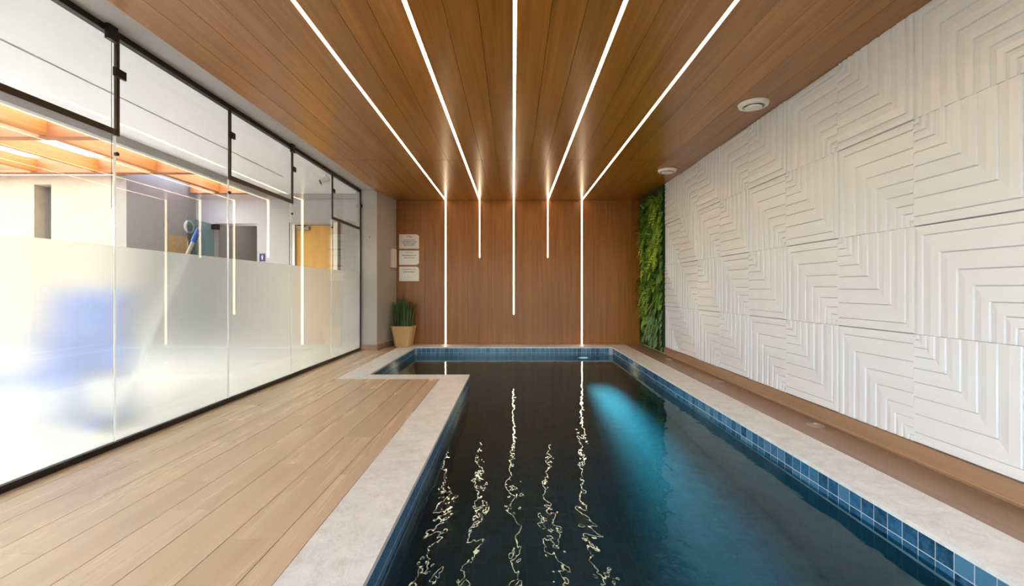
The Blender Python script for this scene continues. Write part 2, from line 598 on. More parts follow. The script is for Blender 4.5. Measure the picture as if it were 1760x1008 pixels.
wp = [(PX0 - .005, PY0 - .005), (PX1 + .005, PY0 - .005), (PX1 + .005, PY1 + .005), (BX - .005, PY1 + .005), (BX - .005, BY - .005), (PX0 - .005, BY - .005)]
wat = put('pool_water', MB().add([(x, y, WATER) for x, y in wp], [(0, 1, 2, 5), (5, 2, 3, 4)]), M['water'])
setp(wat, 'dark teal rippled water filling the pool', 'water', kind='stuff')

# underwater lamp in the far wall
pl = setp(empty('pool_light', (1.16, PY1 - 0.005, -0.45)), 'round underwater lamp in the far wall of the pool', 'lamp')
mb = MB()
def disc_y(mb, cx, cz, prof, n=24):
    """prof: (radius, y)"""
    vs, fs = [], []
    for r, y in prof:
        for k in range(n):
            a = 2 * math.pi * k / n
            vs.append((cx + r * math.cos(a), y, cz + r * math.sin(a)))
    for i in range(len(prof) - 1):
        for k in range(n):
            fs.append((i * n + k, i * n + (k + 1) % n, (i + 1) * n + (k + 1) % n, (i + 1) * n + k))
    fs.append(tuple(range(n))); fs.append(tuple(range((len(prof) - 1) * n, len(prof) * n)))
    return mb.add(vs, fs)
put('rim', disc_y(MB(), 1.16, -0.45, [(0.10, PY1 + .006), (0.10, PY1 - .012), (0.085, PY1 - .02), (0.07, PY1 - .012)]), M['alu'], pl, smooth=True)
put('lens', disc_y(MB(), 1.16, -0.45, [(0.07, PY1 - .012), (0.06, PY1 - .022), (0.03, PY1 - .026)]), M['pool_lens'], pl, smooth=True)
sp = bpy.data.lights.new('pool_spot', 'SPOT')
sp.energy = 3200; sp.color = (0.15, 0.80, 0.92); sp.spot_size = math.radians(36); sp.spot_blend = 1.0; sp.shadow_soft_size = 0.2
spo = bpy.data.objects.new('pool_spot', sp); COL.objects.link(spo)
spo.parent = pl
spo.scale = (0.25, 1, 1)
spo.location = (0, -0.05, 0)
spo.rotation_euler = (Vector((1.22, 1.8, -1.05)) - Vector((1.16, 7.45, -0.45))).to_track_quat('-Z', 'Y').to_euler()

# ------------------------------------------------------------------ ceiling
ceil = wobj('ceiling', MB().box(-2.165, 2.4, Y0, YB + 0.15, CEIL + 0.022, CEIL + 0.16), M['gap'])
setp(ceil, 'warm brown wooden plank ceiling over the pool', 'ceiling')
cuts = []
def div(a, b, n):
    return [(a + (b - a) * i / n, a + (b - a) * (i + 1) / n) for i in range(n)]
LG = 0.0115
cuts += div(-2.16, LEDX[0] - LG, 5)
for i in range(4):
    cuts += div(LEDX[i] + LG, LEDX[i + 1] - LG, 3)
cuts += div(LEDX[4] + LG, 2.236, 5)
for x0, x1 in cuts:
    for ya, yb in ((Y0, 5.41), (5.41, YB)):
        g = 0.003
        put('plank', MB().box(x0 + g / 2, x1 - g / 2, ya + 0.003, yb - 0.003, CEIL, CEIL + 0.021), M['ceil_wood'], ceil)

trim = wobj('trim_1', MB().box(-2.47, -2.167, Y0, 7.15, 2.517, 2.68), M['plaster'])
setp(trim, 'light grey plaster strip between glass partition and wooden ceiling', 'trim')

# ------------------------------------------------------------------ back wall
wb = wobj('wall_back', MB().box(-2.3, 2.4, YB + 0.022, YB + 0.15, -0.1, CEIL + 0.02), M['gap'])
setp(wb, 'brown wooden plank wall behind the pool', 'wall')
wc = div(-2.05, LEDX[0] - LG, 5)
for i in range(4):
    wc += div(LEDX[i] + LG, LEDX[i + 1] - LG, 3)
wc += div(LEDX[4] + LG, 2.236, 5)
for i, (x0, x1) in enumerate(wc):
    g = 0.0014
    dy = 0.012 if i < 2 else 0.0
    put('plank', MB().box(x0 + g / 2, x1 - g / 2, YB + dy, YB + 0.021, 0.0, CEIL - 0.001), M['wall_wood'], wb)

# wooden fill below the short strips (the slot only runs as far as the light)
LEDZ = [0.002, 1.503, 0.517, 1.503, 0.002]
for x, z in zip(LEDX, LEDZ):
    if z > 0.1:
        put('slot_infill', MB().box(x - LG + .0005, x + LG - .0005, YB, YB + 0.021, 0.0, z - 0.002), M['wall_wood'], wb)

# ------------------------------------------------------------------ LED strips
LED_LABEL = ['leftmost warm LED line, running down the back wall to the coping',
             'short warm LED line, second from the left on ceiling and back wall',
             'middle warm LED line ending low on the back wall',
             'short warm LED line, second from the right on ceiling and back wall',
             'rightmost warm LED line, running down the back wall to the coping']
for x, z, lb in zip(LEDX, LEDZ, LED_LABEL):
    L = setp(empty('led_strip_light', (x, YB, z)), lb, 'LED light', 'LED lines across ceiling and back wall')
    put('channel', MB().box(x - .011, x + .011, Y0, YB, CEIL + 0.012, CEIL + 0.0215).box(x - .011, x + .011, YB + 0.012, YB + 0.0215, z, CEIL), M['alu'], L)
    put('ceiling_diffuser', MB().box(x - .0095, x + .0095, Y0, YB, CEIL - 0.001, CEIL + 0.0115), M['led'], L)
    put('wall_diffuser', MB().box(x - .0095, x + .0095, YB - 0.001, YB + 0.0115, z, CEIL - 0.001), M['led'], L)

# ------------------------------------------------------------------ right wall of relief panels
wr = wobj('wall_right', MB().box(2.237, 2.4, Y0, YB, 0.0, CEIL + 0.02), M['white_plaster'])
setp(wr, 'white relief panel wall with nested angular steps', 'wall')
PS_Y, PS_Z = 0.59, 0.5945
dl = [0.0, 0.03, 0.073, 0.122, 0.186, 0.262, 0.344, 0.436, 0.536, 0.5896]
def panel_mesh(rev):
    """nested L steps about the lower near corner; local x = out of the wall, y = u, z = v"""
    mb = MB()
    lo, hi = -0.0150, -0.0205
    su, sv = (PS_Y - 0.002) / 0.5896, (PS_Z - 0.002) / 0.5896
    def q(pts):
        mb.add([(x, u * su, v * sv) for x, u, v in pts], [tuple(range(len(pts)))])
    def strip(a, xa, b, xb):
        """mitred L between distances a and b"""
        if a == 0:
            q([(xa, 0, 0), (xa, 0, b), (xb, b, b), (xb, b, 0)])
        else:
            q([(xa, a, 0), (xa, a, a), (xb, b, b), (xb, b, 0)])
            q([(xa, 0, a), (xb, 0, b), (xb, b, b), (xa, a, a)])
    for k in range(len(dl) - 1):
        a, b = dl[k], dl[k + 1]
        gr = min(0.003, (b - a) * 0.15)
        ia, ib = (lo, hi) if rev else (hi, lo)
        prof = [(a, -0.005), (a + gr, ia)] if k else [(a, ia)]
        prof += [(a + (b - a) * 0.5, (ia + ib) / 2 - 0.003), (b - gr, ib), (b, -0.005)]
        for (p, xp), (r, xr) in zip(prof[:-1], prof[1:]):
            strip(p, xp, r, xr)
            q([(0, p, 0), (xp, p, 0), (xr, r, 0), (0, r, 0)])
            q([(0, 0, p), (0, 0, r), (xr, 0, r), (xp, 0, p)])
    E = dl[-1]
    mb.add([(x, u * su, v * sv) for x, u, v in [(0, E, 0), (lo, E, 0), (lo, E, E), (0, E, E)]], [(0, 1, 2, 3)])
    mb.add([(x, u * su, v * sv) for x, u, v in [(0, 0, E), (0, E, E), (lo, E, E), (lo, 0, E)]], [(0, 1, 2, 3)])
    cu, cv = E * su / 2, E * sv / 2
    mb.v = [(x, y - cu, z - cv) for x, y, z in mb.v]
    return mesh_of('panel', mb, M['panel'])
pm_a, pm_b = panel_mesh(False), panel_mesh(True)
zb = 0.116
for c in range(0, 14):
    ye = 6.65 - c * PS_Y
    for r in range(4):
        z = zb + (3 - r) * PS_Z
        # far-left column index counted from the frame's right edge: type alternates like a chessboard
        a_type = ((7 - c) + r) % 2 == 0
        rot = (0, 0, 0) if a_type else (math.pi, 0, 0)
        o = share('panel', pm_a if a_type else pm_b, (2.2368, ye - PS_Y / 2, z + PS_Z / 2), wr, rot)
bb = wobj('baseboard_right', MB().box(2.205, 2.2365, Y0, 6.65, 0.03, 0.113), M['board'])
setp(bb, 'brown tiled baseboard under the white relief wall', 'baseboard')
put('plinth', MB().box(2.222, 2.2365, Y0, 6.65, 0.0, 0.0238), M['board'], bb)
put('bare_edge', MB().box(2.2, 2.2365, Y0, 6.65, 0.024, 0.0295), M['board_edge'], bb)

# ------------------------------------------------------------------ left pier and its baseboard
wl_ = wobj('wall_left', MB().prism([(-2.47, 7.15), (-2.14, 7.15), (-2.02, 7.868), (-2.47, 7.868)], 0.0, CEIL + 0.1), M['plaster'])
setp(wl_, 'grey plaster pier between glass partition and wooden wall', 'wall')
bl = wobj('baseboard_left', MB().prism([(-2.40, 7.138), (-2.13, 7.138), (-2.01, 7.866), (-2.019, 7.866), (-2.139, 7.149), (-2.40, 7.149)], 0.0, 0.085), M['board'])
setp(bl, 'brown tiled baseboard around the grey pier', 'baseboard')
put('screw_plug', disc_y(MB(), -2.257, 0.96 + 89 / 782 * 7.15, [(0.008, 7.149), (0.008, 7.144), (0.004, 7.142)], 10), M['black'], wl_)

# wall behind the camera
wf = wobj('wall_front', MB().box(-2.6, -2.1, Y0 - 0.15, Y0, 0.0, CEIL + 0.16).box(2.0, 2.4, Y0 - 0.15, Y0, 0.0, CEIL + 0.16)
          .box(-2.1, 2.0, Y0 - 0.15, Y0, 2.35, CEIL + 0.16).box(-2.1, 2.0, Y0 - 0.15, Y0, 0.0, 0.12), M['white_plaster'])
win_added = setp(empty('added_window', (0, Y0 - .08, .12)), 'wide window added behind the viewer to let daylight in', 'window', kind='structure')  # unseen window, added so daylight reaches the white relief wall
put('glass_pane', MB().box(-2.1, 2.0, Y0 - 0.085, Y0 - 0.075, 0.12, 2.35), M['glass'], win_added)
setp(wf, 'white plaster wall behind the viewer', 'wall')

# ------------------------------------------------------------------ glass partition
GP = setp(empty('window_1', (XG, 3, 0)), 'frameless glass partition with frosted lower half', 'window', kind='structure')
joints = [-1.61, -0.52, 0.57, 1.66, 2.751, 3.846, 4.934, 6.03, 7.135]
for i in range(len(joints) - 1):
    a, b = joints[i] + 0.005, joints[i + 1] - 0.005
    p = put('glass_pane', MB().box(XG - 0.005, XG + 0.005, a, b, 0.012, 2.49), M['glass'], GP)
    put('frosted_film', MB().box(XG - 0.0085, XG - 0.0055, a, b, 0.03, 1.22), M['frost'], p)
put('bottom_profile', MB().box(XG - 0.016, XG + 0.016, Y0, 7.148, 0.0, 0.036), M['black'], GP)
put('top_track', MB().box(XG - 0.02, XG + 0.02, Y0, 7.148, 2.478, 2.516), M['black'], GP)
M['seal'] = silicone()
for i, y in enumerate(joints):
    last = i == len(joints) - 1
    put('mullion', MB().box(XG + 0.0055, XG + 0.022, y - 0.011, y + 0.011, 0.037 if last else 1.885, 2.477), M['bronze'] if not last else M['black'], GP)
    put('joint_seal', MB().box(XG - 0.0045, XG + 0.0045, y - 0.0045, y + 0.0045, 0.037, 1.884), M['seal'], GP)
    # clamps bridging neighbouring panes
    c = put('clamp', MB().cbox(XG + 0.0225, XG + 0.04, y - 0.045, y + 0.045, 2.235, 2.285, 0.006), M['black'], GP)
    put('screw', MB().tube([(XG + 0.04, y, 2.26), (XG + 0.044, y, 2.26)], 0.008, 10), M['bronze'], c)
    if not last:
        put('stop_button', MB().tube([(XG + 0.0055, y, 1.776), (XG + 0.02, y, 1.776)], 0.012, 12), M['black'], GP)
for i in (0, 1, 3, 5, 7):
    if i >= len(joints) - 1: continue
    put('transom_bar', MB().box(XG + 0.0055, XG + 0.02, joints[i] + 0.0115, joints[i + 1] - 0.0115, 1.885, 1.922), M['bronze'], GP)
for y in (2.69, 4.90, 0.52):
    put('track_bracket', MB().cbox(XG + 0.0205, XG + 0.05, y - 0.035, y + 0.035, 2.43, 2.516, 0.005), M['black'], GP)

ch = setp(empty('bead_chain', (XG + 0.035, 2.69, 1.44)), 'thin dark bead chain hanging beside the glass partition', 'chain')
bd = MB()
for k in range(124):
    z = 1.44 + k * 0.0079
    bd.add([(XG + 0.035 + 0.0028 * dx, 2.69 + 0.0028 * dy, z + 0.0032 * dz) for dx, dy, dz in
            ((1, 0, 0), (0, 1, 0), (-1, 0, 0), (0, -1, 0), (0, 0, 1), (0, 0, -1))],
           [(0, 1, 4), (1, 2, 4), (2, 3, 4), (3, 0, 4), (1, 0, 5), (2, 1, 5), (3, 2, 5), (0, 3, 5)])
setp(put('beads', bd, M['bronze'], ch), kind='stuff')
put('cord', MB().tube([(XG + 0.035, 2.69, 1.44), (XG + 0.035, 2.69, 2.43)], 0.0011, 6), M['black'], ch)

# ------------------------------------------------------------------ ceiling air valves
def air_valve(x, y, label):
    t_ = setp(empty('ceiling_air_valve', (x, y, CEIL)), label, 'air valve', 'round white ceiling air valves')
    z = CEIL
    put('ring', MB().lathe([(0.078, z - .012), (0.085, z - .03), (0.11, z - .026), (0.118, z - .012), (0.118, z - .001), (0.078, z - .001)], x, y, 40, closed=True), M['white'], t_, smooth=50)
    put('throat', MB().lathe([(0.0775, z - .001), (0.0775, z - .006), (0.074, z - .006)], x, y, 32), M['grey_plastic'], t_)
    put('disc', MB().lathe([(0.02, z - .007), (0.05, z - .022), (0.066, z - .034), (0.062, z - .042), (0.04, z - .045), (0.012, z - .046)], x, y, 40), M['white'], t_, smooth=50)
air_valve(1.985, 3.76, 'larger-looking round white air valve, nearer one on wooden ceiling')
air_valve(1.985, 5.86, 'smaller-looking round white air valve, farther one above green wall')

# ------------------------------------------------------------------ floor drains in the side strip
for y, lb in ((3.2, 'nearest round floor drain beside the white wall'), (4.7, 'middle round floor drain beside the white wall'),
              (6.2, 'farthest round floor drain, next to the green wall')):
    x = 2.13
    d = setp(empty('floor_drain', (x, y, 0.0)), lb, 'drain', 'round floor drains beside the white wall')
    put('rim', MB().lathe([(0.046, 0.0), (0.046, .004), (0.056, .004), (0.058, 0.0)], x, y, 28, closed=True), M['alu'], d, smooth=30)
    mb = MB().lathe([(0.0455, 0.0003), (0.0455, .0016), (0.02, .0016)], x, y, 24)
    put('cover', mb, M['drain_cover'], d)

# ------------------------------------------------------------------ green wall
GY0, GY1 = 6.66, 7.862
gw = setp(empty('vertical_garden', (2.2, (GY0 + GY1) / 2, 0.03)), 'lush green living wall of ferns between white panels and wood', 'green wall')
put('backing', MB().box(2.19, 2.2365, GY0, GY1, 0.03, CEIL - 0.004), M['moss'], gw)
rnd = random.Random(3)

def ribbon(mb, base, d, up, length, width, droop, seg=5, fold=0.0):
    """tapered curved leaf starting at base in direction d, drooping along -up"""
    d = Vector(d).normalized(); up = Vector(up)
    side = d.cross(up)
    if side.length < 1e-3: side = Vector((0, 1, 0))
    side.normalize()
    vs, fs = [], []
    for i in range(seg + 1):
        s = i / seg
        p = Vector(base) + d * (length * s) - up * (droop * s * s)
        wd = width * math.sin(math.pi * min(1.0, 0.12 + 0.88 * s)) ** 0.8 * (1 if s < 1 else 0.05)
        vs += [p - side * wd / 2 + up * fold * wd, p, p + side * wd / 2 + up * fold * wd]
    for i in range(seg):
        a = i * 3
        fs += [(a, a + 1, a + 4, a + 3), (a + 1, a + 2, a + 5, a + 4)]
    mb.add(vs, fs)

def frond(mb, base, d, up, length, droop, n=11, lw=0.09):
    d = Vector(d).normalized(); up = Vector(up)
    side = d.cross(up).normalized()
    prev = Vector(base)
    for i in range(1, n + 1):
        s = i / n
        p = Vector(base) + d * (length * s) - up * (droop * s * s)
        t_ = (p - prev).normalized()
        nrm = side.cross(t_).normalized()
        mb.add([prev - side * .0015, prev + side * .0015, p + side * .001, p - side * .001], [(0, 1, 2, 3)])
        L = lw * (math.sin(math.pi * min(1, 0.15 + s * 0.85)) ** 0.7) + 0.008
        hw = length / n * 0.42
        for sg in (-1, 1):
            tip = p + side * (sg * L) + t_ * L * 0.35 - nrm * L * 0.1
            mid = p + side * (sg * L * .5) + t_ * L * 0.12
            mb.add([p - t_ * hw, mid - t_ * hw, tip, mid + t_ * hw, p + t_ * hw], [(0, 1, 2, 3, 4)])
        prev = p

def clump(kind):
    """grows out of a wall that faces -x"""
    mb = MB()
    if kind == 'fern':
        for _ in range(8):
            a = rnd.uniform(0, 2 * math.pi)
            d = Vector((-rnd.uniform(.35, .8), math.cos(a), math.sin(a) * .8 + .15))
            frond(mb, (0, 0, 0), d, Vector((0, 0, 1)), rnd.uniform(.18, .3), rnd.uniform(.06, .16), 10, rnd.uniform(.035, .05))
    elif kind == 'broad':
        for _ in range(9):
            a = rnd.uniform(0, 2 * math.pi)
            d = Vector((-rnd.uniform(.4, .9), math.cos(a), math.sin(a)))
            ribbon(mb, (0, 0, 0), d, Vector((0, 0, 1)), rnd.uniform(.12, .22), rnd.uniform(.05, .085), rnd.uniform(.04, .1), 5, .15)
    elif kind == 'strap':
        for _ in range(14):
            a = rnd.uniform(0, 2 * math.pi)
            d = Vector((-rnd.uniform(.5, .9), math.cos(a) * .8, math.sin(a) * .5 + .4))
            ribbon(mb, (0, 0, 0), d, Vector((0, 0, 1)), rnd.uniform(.18, .32), rnd.uniform(.018, .03), rnd.uniform(.14, .26), 6, .2)
    else:
        for _ in range(46):
            a = rnd.uniform(0, 2 * math.pi)
            d = Vector((-rnd.uniform(.5, 1.2), math.cos(a), math.sin(a)))
            ribbon(mb, (0, rnd.uniform(-.04, .04), rnd.uniform(-.04, .04)), d, Vector((0, 0, 1)), rnd.uniform(.06, .12), rnd.uniform(.008, .014), rnd.uniform(.02, .05), 3)
    return mb
kinds = {}
for kname, kk, mats in (('fern', 'fern', ('fern', 'lime', 'deep')), ('broad_leaf_plant', 'broad', ('fern', 'deep', 'purple', 'lime')),
                        ('strap_leaf_plant', 'strap', ('lime', 'deep', 'fern')), ('grass_tuft', 'grass', ('grassy', 'deep', 'fern'))):
    for mt in mats:
        kinds[(kname, mt)] = [mesh_of(kname, clump(kk), M[mt]) for _ in range(3)]
ny, nz = 8, 19
for i in range(ny):
    for j in range(nz):
        y = GY0 + 0.02 + (i + rnd.uniform(.1, .9)) * (GY1 - GY0 - 0.16) / ny
        z = 0.10 + (j + rnd.uniform(.1, .9)) * (CEIL - 0.2) / nz
        if z < 0.62:
            c = rnd.choice([('grass_tuft', 'grassy')] * 5 + [('grass_tuft', 'deep'), ('broad_leaf_plant', 'lime') if y > 7.4 else ('grass_tuft', 'grassy')])
        elif z < 0.95:
            c = rnd.choice([('broad_leaf_plant', 'purple'), ('broad_leaf_plant', 'deep'), ('strap_leaf_plant', 'deep'), ('strap_leaf_plant', 'fern'), ('grass_tuft', 'fern')])
        else:
            c = rnd.choice([('fern', 'fern'), ('fern', 'lime'), ('fern', 'fern'), ('fern', 'deep'), ('broad_leaf_plant', 'fern'), ('broad_leaf_plant', 'lime'), ('broad_leaf_plant', 'fern'),
                            ('broad_leaf_plant', 'deep'), ('grass_tuft', 'fern'), ('grass_tuft', 'deep')])
        s = rnd.uniform(.75, 1.2) * (0.75 if y < GY0 + .14 or y > GY1 - .26 else 1.0)
        if z > CEIL - .25: s *= .7
        share(c[0], rnd.choice(kinds[c]), (2.188, y, z), gw, (0, 0, 0), (s * 0.8, s, s))
for j in range(26):
    z = 0.08 + j * 0.092
    c = ('grass_tuft', 'grassy') if z < .6 else rnd.choice([('grass_tuft', 'fern'), ('broad_leaf_plant', 'deep'), ('broad_leaf_plant', 'fern')])
    s = rnd.uniform(.42, .6)
    share(c[0], rnd.choice(kinds[c]), (2.188, GY0 + rnd.uniform(.01, .05), z), gw, (0, 0, 0), (s, s, s))

# ------------------------------------------------------------------ planter by the pier
px, py = -1.835, 7.64
po = setp(empty('potted_plant', (px, py, 0)), 'beige tapered planter with upright green blades by the grey pier', 'potted plant')
def sq(h, z, c=0.03):
    return [(px + a, py + b, z) for a, b in ((-h + c, -h), (h - c, -h), (h, -h + c), (h, h - c), (h - c, h), (-h + c, h), (-h, h - c), (-h, -h + c))]
mb = MB()
levels = [(0.125, 0.001), (0.13, 0.012), (0.178, 0.315), (0.184, 0.335), (0.184, 0.345), (0.168, 0.345), (0.16, 0.29)]
vs = []
for h, z in levels: vs += sq(h, z)
fs = [tuple(range(7, -1, -1))]
for i in range(len(levels) - 1):
    for k in range(8):
        fs.append((i * 8 + k, i * 8 + (k + 1) % 8, (i + 1) * 8 + (k + 1) % 8, (i + 1) * 8 + k))
mb.add(vs, fs)
put('pot', mb, plain('beige_stoneware', srgb(208, 172, 120), 0.6, var=0.06, bump=0.1), po)
put('soil', MB().add(sq(0.159, 0.292) + sq(0.159, 0.32), [tuple(range(7, -1, -1)), tuple(range(8, 16))] + [(k, (k + 1) % 8, 8 + (k + 1) % 8, 8 + k) for k in range(8)]), M['soil'], po)
blades = []
for v in range(4):
    mb = MB()
    L = (0.62, 0.54, 0.48, 0.58)[v]
    vs, fs = [], []
    for i in range(7):
        s = i / 6
        wv = 0.022 * (1 - s ** 3) + 0.001
        bend = 0.05 * s * s * (1 + v * .3)
        vs += [(-wv, bend + .006, L * s), (0, bend, L * s), (wv, bend + .006, L * s), (0, bend + .010, L * s)]
    for i in range(6):
        for k in range(4):
            fs.append((i * 4 + k, i * 4 + (k + 1) % 4, (i + 1) * 4 + (k + 1) % 4, (i + 1) * 4 + k))
    mb.add(vs, fs)
    blades.append(mesh_of('blade', mb, M['blade'], True))
for k in range(80):
    a = rnd.uniform(0, 2 * math.pi); r = .135 * math.sqrt(rnd.random())
    sc_ = rnd.uniform(.6, .95) * (1 - r * 1.2)
    share('blade', blades[k % 4], (px + r * math.cos(a), py - .01 + r * math.sin(a) * .8, 0.318), po,
          (math.sin(a) * r * -0.5, math.cos(a) * r * 0.9, rnd.uniform(0, 6.28)), (1, 1, sc_))

# ------------------------------------------------------------------ plaques on the wooden wall
M['ink'] = plain('grey_ink', srgb(120, 116, 114), 0.6)
M['plaque'] = plain('white_acrylic', srgb(236, 230, 226), 0.25, coat=0.3)
def plaque(z0, z1, label, corner, rows_, logo=False):
    x0, x1 = -1.972, -1.628
    yf = YB + 0.004
    r = 0.05
    pts = [(x0, z0), (x1, z0), (x1, z1), (x0, z1)]
    out = []
    for (x, z), nm in zip(pts, ('bl', 'br', 'tr', 'tl')):
        if nm != corner:
            out.append((x, z)); continue
        cx, cz = (x1 - r), (z1 - r if nm == 'tr' else z0 + r)
        a0 = 0 if nm == 'tr' else -math.pi / 2
        for k in range(7):
            a = a0 + (math.pi / 2) * k / 6
            out.append((cx + r * math.cos(a), cz + r * math.sin(a)))
    mb = MB()
    n_ = len(out)
    mb.add([(x, yf - .008, z) for x, z in out] + [(x, yf, z) for x, z in out],
           [tuple(range(n_)), tuple(range(2 * n_ - 1, n_ - 1, -1))] + [((i + 1) % n_, i, n_ + i, n_ + (i + 1) % n_) for i in range(n_)])
    pq = setp(put('wall_plaque', mb, M['plaque']), label, 'sign', 'white plaques on the wooden wall')
    yl = yf - .0085
    rr = random.Random(int(z0 * 1000))
    for cz, half, hgt in rows_:
        m_ = MB(); x = (x0 + x1) / 2 - half
        while x < (x0 + x1) / 2 + half:
            w_ = rr.uniform(.006, .013)
            m_.box(x, x + w_, yl - .0003, yl + .0003, z0 + cz - hgt / 2, z0 + cz + hgt / 2 * rr.uniform(.6, 1))
            x += w_ + rr.choice((.003, .003, .009))
        put('text_line', m_, M['ink'], pq)
    if logo:
        cx, cz = (x0 + x1) / 2 + .01, z1 - .055
        m_ = MB()
        for (r0, ox) in ((.034, -.02), (.026, .026)):
            for k in range(8):
                a, b = math.pi * k / 8, math.pi * (k + 1) / 8
                m_.add([(cx + ox + q * math.cos(t_), yl, cz + q * .8 * math.sin(t_)) for q, t_ in ((r0, a), (r0, b), (r0 - .007, b), (r0 - .007, a))], [(0, 1, 2, 3)])
        put('logo', m_, plain('dark_ink', srgb(70, 66, 66), .6), pq)
plaque(1.655, 1.905, 'top white plaque with arched logo on the wooden wall', 'tr', [(.15, .09, .012), (.12, .125, .02), (.085, .1, .016), (.06, .09, .014)], True)
plaque(1.375, 1.625, 'middle white plaque with two text lines on the wooden wall', 'br', [(.215, .06, .009), (.165, .12, .018), (.125, .09, .016)])
plaque(1.095, 1.345, 'bottom white plaque with one text block on the wooden wall', 'tr', [(.2, .12, .014), (.16, .1, .02)])

# white panel on the pier's side
q0 = Vector((-2.0485, 7.64, 0)); dirw = Vector((0.12, 0.718, 0)).normalized(); nrm = Vector((dirw.y, -dirw.x, 0))
def pier_pt(s, o, z): 
    p = q0 + dirw * s + nrm * o
    return (p.x, p.y, z)
mb = MB()
q0 = Vector((-2.14, 7.15, 0)) + dirw * 0.49
vs = [pier_pt(s, o, z) for z in (1.32, 1.64) for s, o in ((0, .001), (.2, .001), (.2, .022), (0, .022))]
mb.add(vs, [(0, 1, 2, 3), (7, 6, 5, 4), (0, 4, 5, 1), (1, 5, 6, 2), (2, 6, 7, 3), (3, 7, 4, 0)])
cb = setp(put('switch_box', mb, M['white'], recalc=True), 'flat white box on the side of the grey pier', 'switch box')

# ------------------------------------------------------------------ beyond the glass: covered passage
fo = wobj('floor_outside', MB().box(-9.5, -2.475, -3.5, 11.6, -0.2, -0.004), plain('outside_stone', srgb(212, 211, 208), 0.5, var=0.05, bscale=3))
setp(fo, 'pale stone floor of the passage beyond the glass', 'floor')
co = wobj('ceiling_outside', MB().box(-3.32, -2.475, -3.0, 7.8, 2.585, 2.7).box(-4.15, -3.345, -3.0, 7.8, 2.585, 2.7)
          .box(-3.345, -3.32, 6.6, 7.8, 2.585, 2.7).box(-3.345, -3.32, -3.0, 6.6, 2.62, 2.7), M['white_plaster'])
setp(co, 'white soffit with a dark slot beyond the glass', 'ceiling')
put('slot', MB().box(-3.3449, -3.3201, -3.0, 6.6, 2.615, 2.6199), M['gap'], co)
bo = wobj('trim_2', MB().box(-4.25, -4.151, -3.0, 7.79, 2.495, 2.7), M['plaster'])
setp(bo, 'grey plaster beam along the edge of the white soffit', 'beam')

YF = 7.8
fw = MB()
door_x0, door_x1, door_z = -3.83, -3.0, 2.1
op_x0, op_x1, op_z = -5.13, -4.39, 2.08
fw.box(-5.6, op_x0, YF, YF + .12, 0, 2.7).box(op_x0, op_x1, YF, YF + .12, op_z, 2.7).box(op_x1, door_x0, YF, YF + .12, 0, 2.7)
fw.box(door_x0, door_x1, YF, YF + .12, door_z, 2.7).box(door_x1, -2.471, YF, YF + .12, 0, 2.7)
M['far_plaster'] = plain('cool_grey_plaster', srgb(186, 184, 184), .8, var=.02)
wfar = setp(wobj('wall_outside_far', fw, M['far_plaster']), 'cool grey wall with a door and an opening beyond the glass', 'wall')
put('header_band', MB().box(-4.15, -2.471, YF - .06, YF - .001, 2.5, 2.585), M['plaster'], wfar)
M['dark_plaster'] = plain('dark_grey_plaster', srgb(160, 157, 154), .8, var=.03)
setp(wobj('wall_outside_side', MB().box(-5.6, -5.44, 6.4, YF - .001, 0, 2.75), M['dark_plaster']), 'dark grey side wall of the passage beyond the glass', 'wall')
ew = MB()
ew.box(-9.5, -6.74, 6.401, 6.55, 0, 2.56).box(-6.5, -5.601, 6.401, 6.55, 0, 2.56).box(-6.74, -6.5, 6.401, 6.55, 2.43, 2.56).box(-6.74, -6.5, 6.401, 6.55, 0, 0.4)
M['beige_stone'] = plain('beige_textured_plaster', srgb(198, 187, 168), .85, var=.10, bump=.3, bscale=5)
ewo = setp(wobj('wall_outside_end', ew, M['beige_stone']), 'beige textured wall with a tall slit beyond the glass', 'wall')
put('slit_lining', MB().box(-6.84, -6.74, 6.551, 7.05, 0.3, 2.5), M['far_plaster'], ewo)
put('slit_back', MB().box(-6.84, -5.61, 7.051, 7.15, 0.3, 2.5), plain('tan_reveal', srgb(150, 112, 72), .7, var=.05), ewo)
put('slit_sun_blocker', MB().box(-6.84, -5.61, 6.551, 7.15, 2.501, 2.56), M['far_plaster'], ewo)  # unseen lid added to keep sunlight out of the space behind the slit

setp(wobj('wall_sky_blocker', MB().box(-9.7, -9.501, -3.5, 6.55, 0, 2.3), M['beige_stone']), 'beige wall added out of view far left to cut low sky light', 'wall')  # added out of view to block horizon light on the beige end wall

# yellow door
dr = setp(empty('door_1', ((door_x0 + door_x1) / 2, YF, 0)), 'yellow wooden door with a closer in the far grey wall', 'door', kind='structure')
M['door_wood'] = wood('yellow_wood', 'z', srgb(190, 142, 66), srgb(204, 156, 78), srgb(214, 170, 92), .45, 1, .05, 0)
put('leaf', MB().box(door_x0 + .1, door_x1 - .075, YF + .02, YF + .06, .005, door_z - .045), M['door_wood'], dr)
put('frame_post', MB().box(door_x1 - .07, door_x1 - .001, YF - .03, YF + .11, 0, door_z), M['white'], dr)
put('frame_post', MB().box(door_x0 + .001, door_x0 + .045, YF - .02, YF + .11, 0, door_z), M['bronze'], dr)
put('frame_post', MB().box(door_x0 + .05, door_x0 + .095, YF - .02, YF + .11, 0, door_z - .04), M['alu'], dr)
put('frame_head', MB().box(door_x0 + .05, door_x1 - .075, YF - .02, YF + .11, door_z - .04, door_z - .001), M['plaster'], dr)
cl = put('door_closer', MB().box(door_x0 + .14, door_x0 + .34, YF - .035, YF + .019, door_z - .13, door_z - .07), M['grey_plastic'], dr)
put('closer_arm', MB().tube([(door_x0 + .3, YF - .02, door_z - .069), (door_x0 + .2, YF - .12, door_z - .062), (door_x0 + .15, YF - .03, door_z - .06)], .008, 8), M['black'], cl)
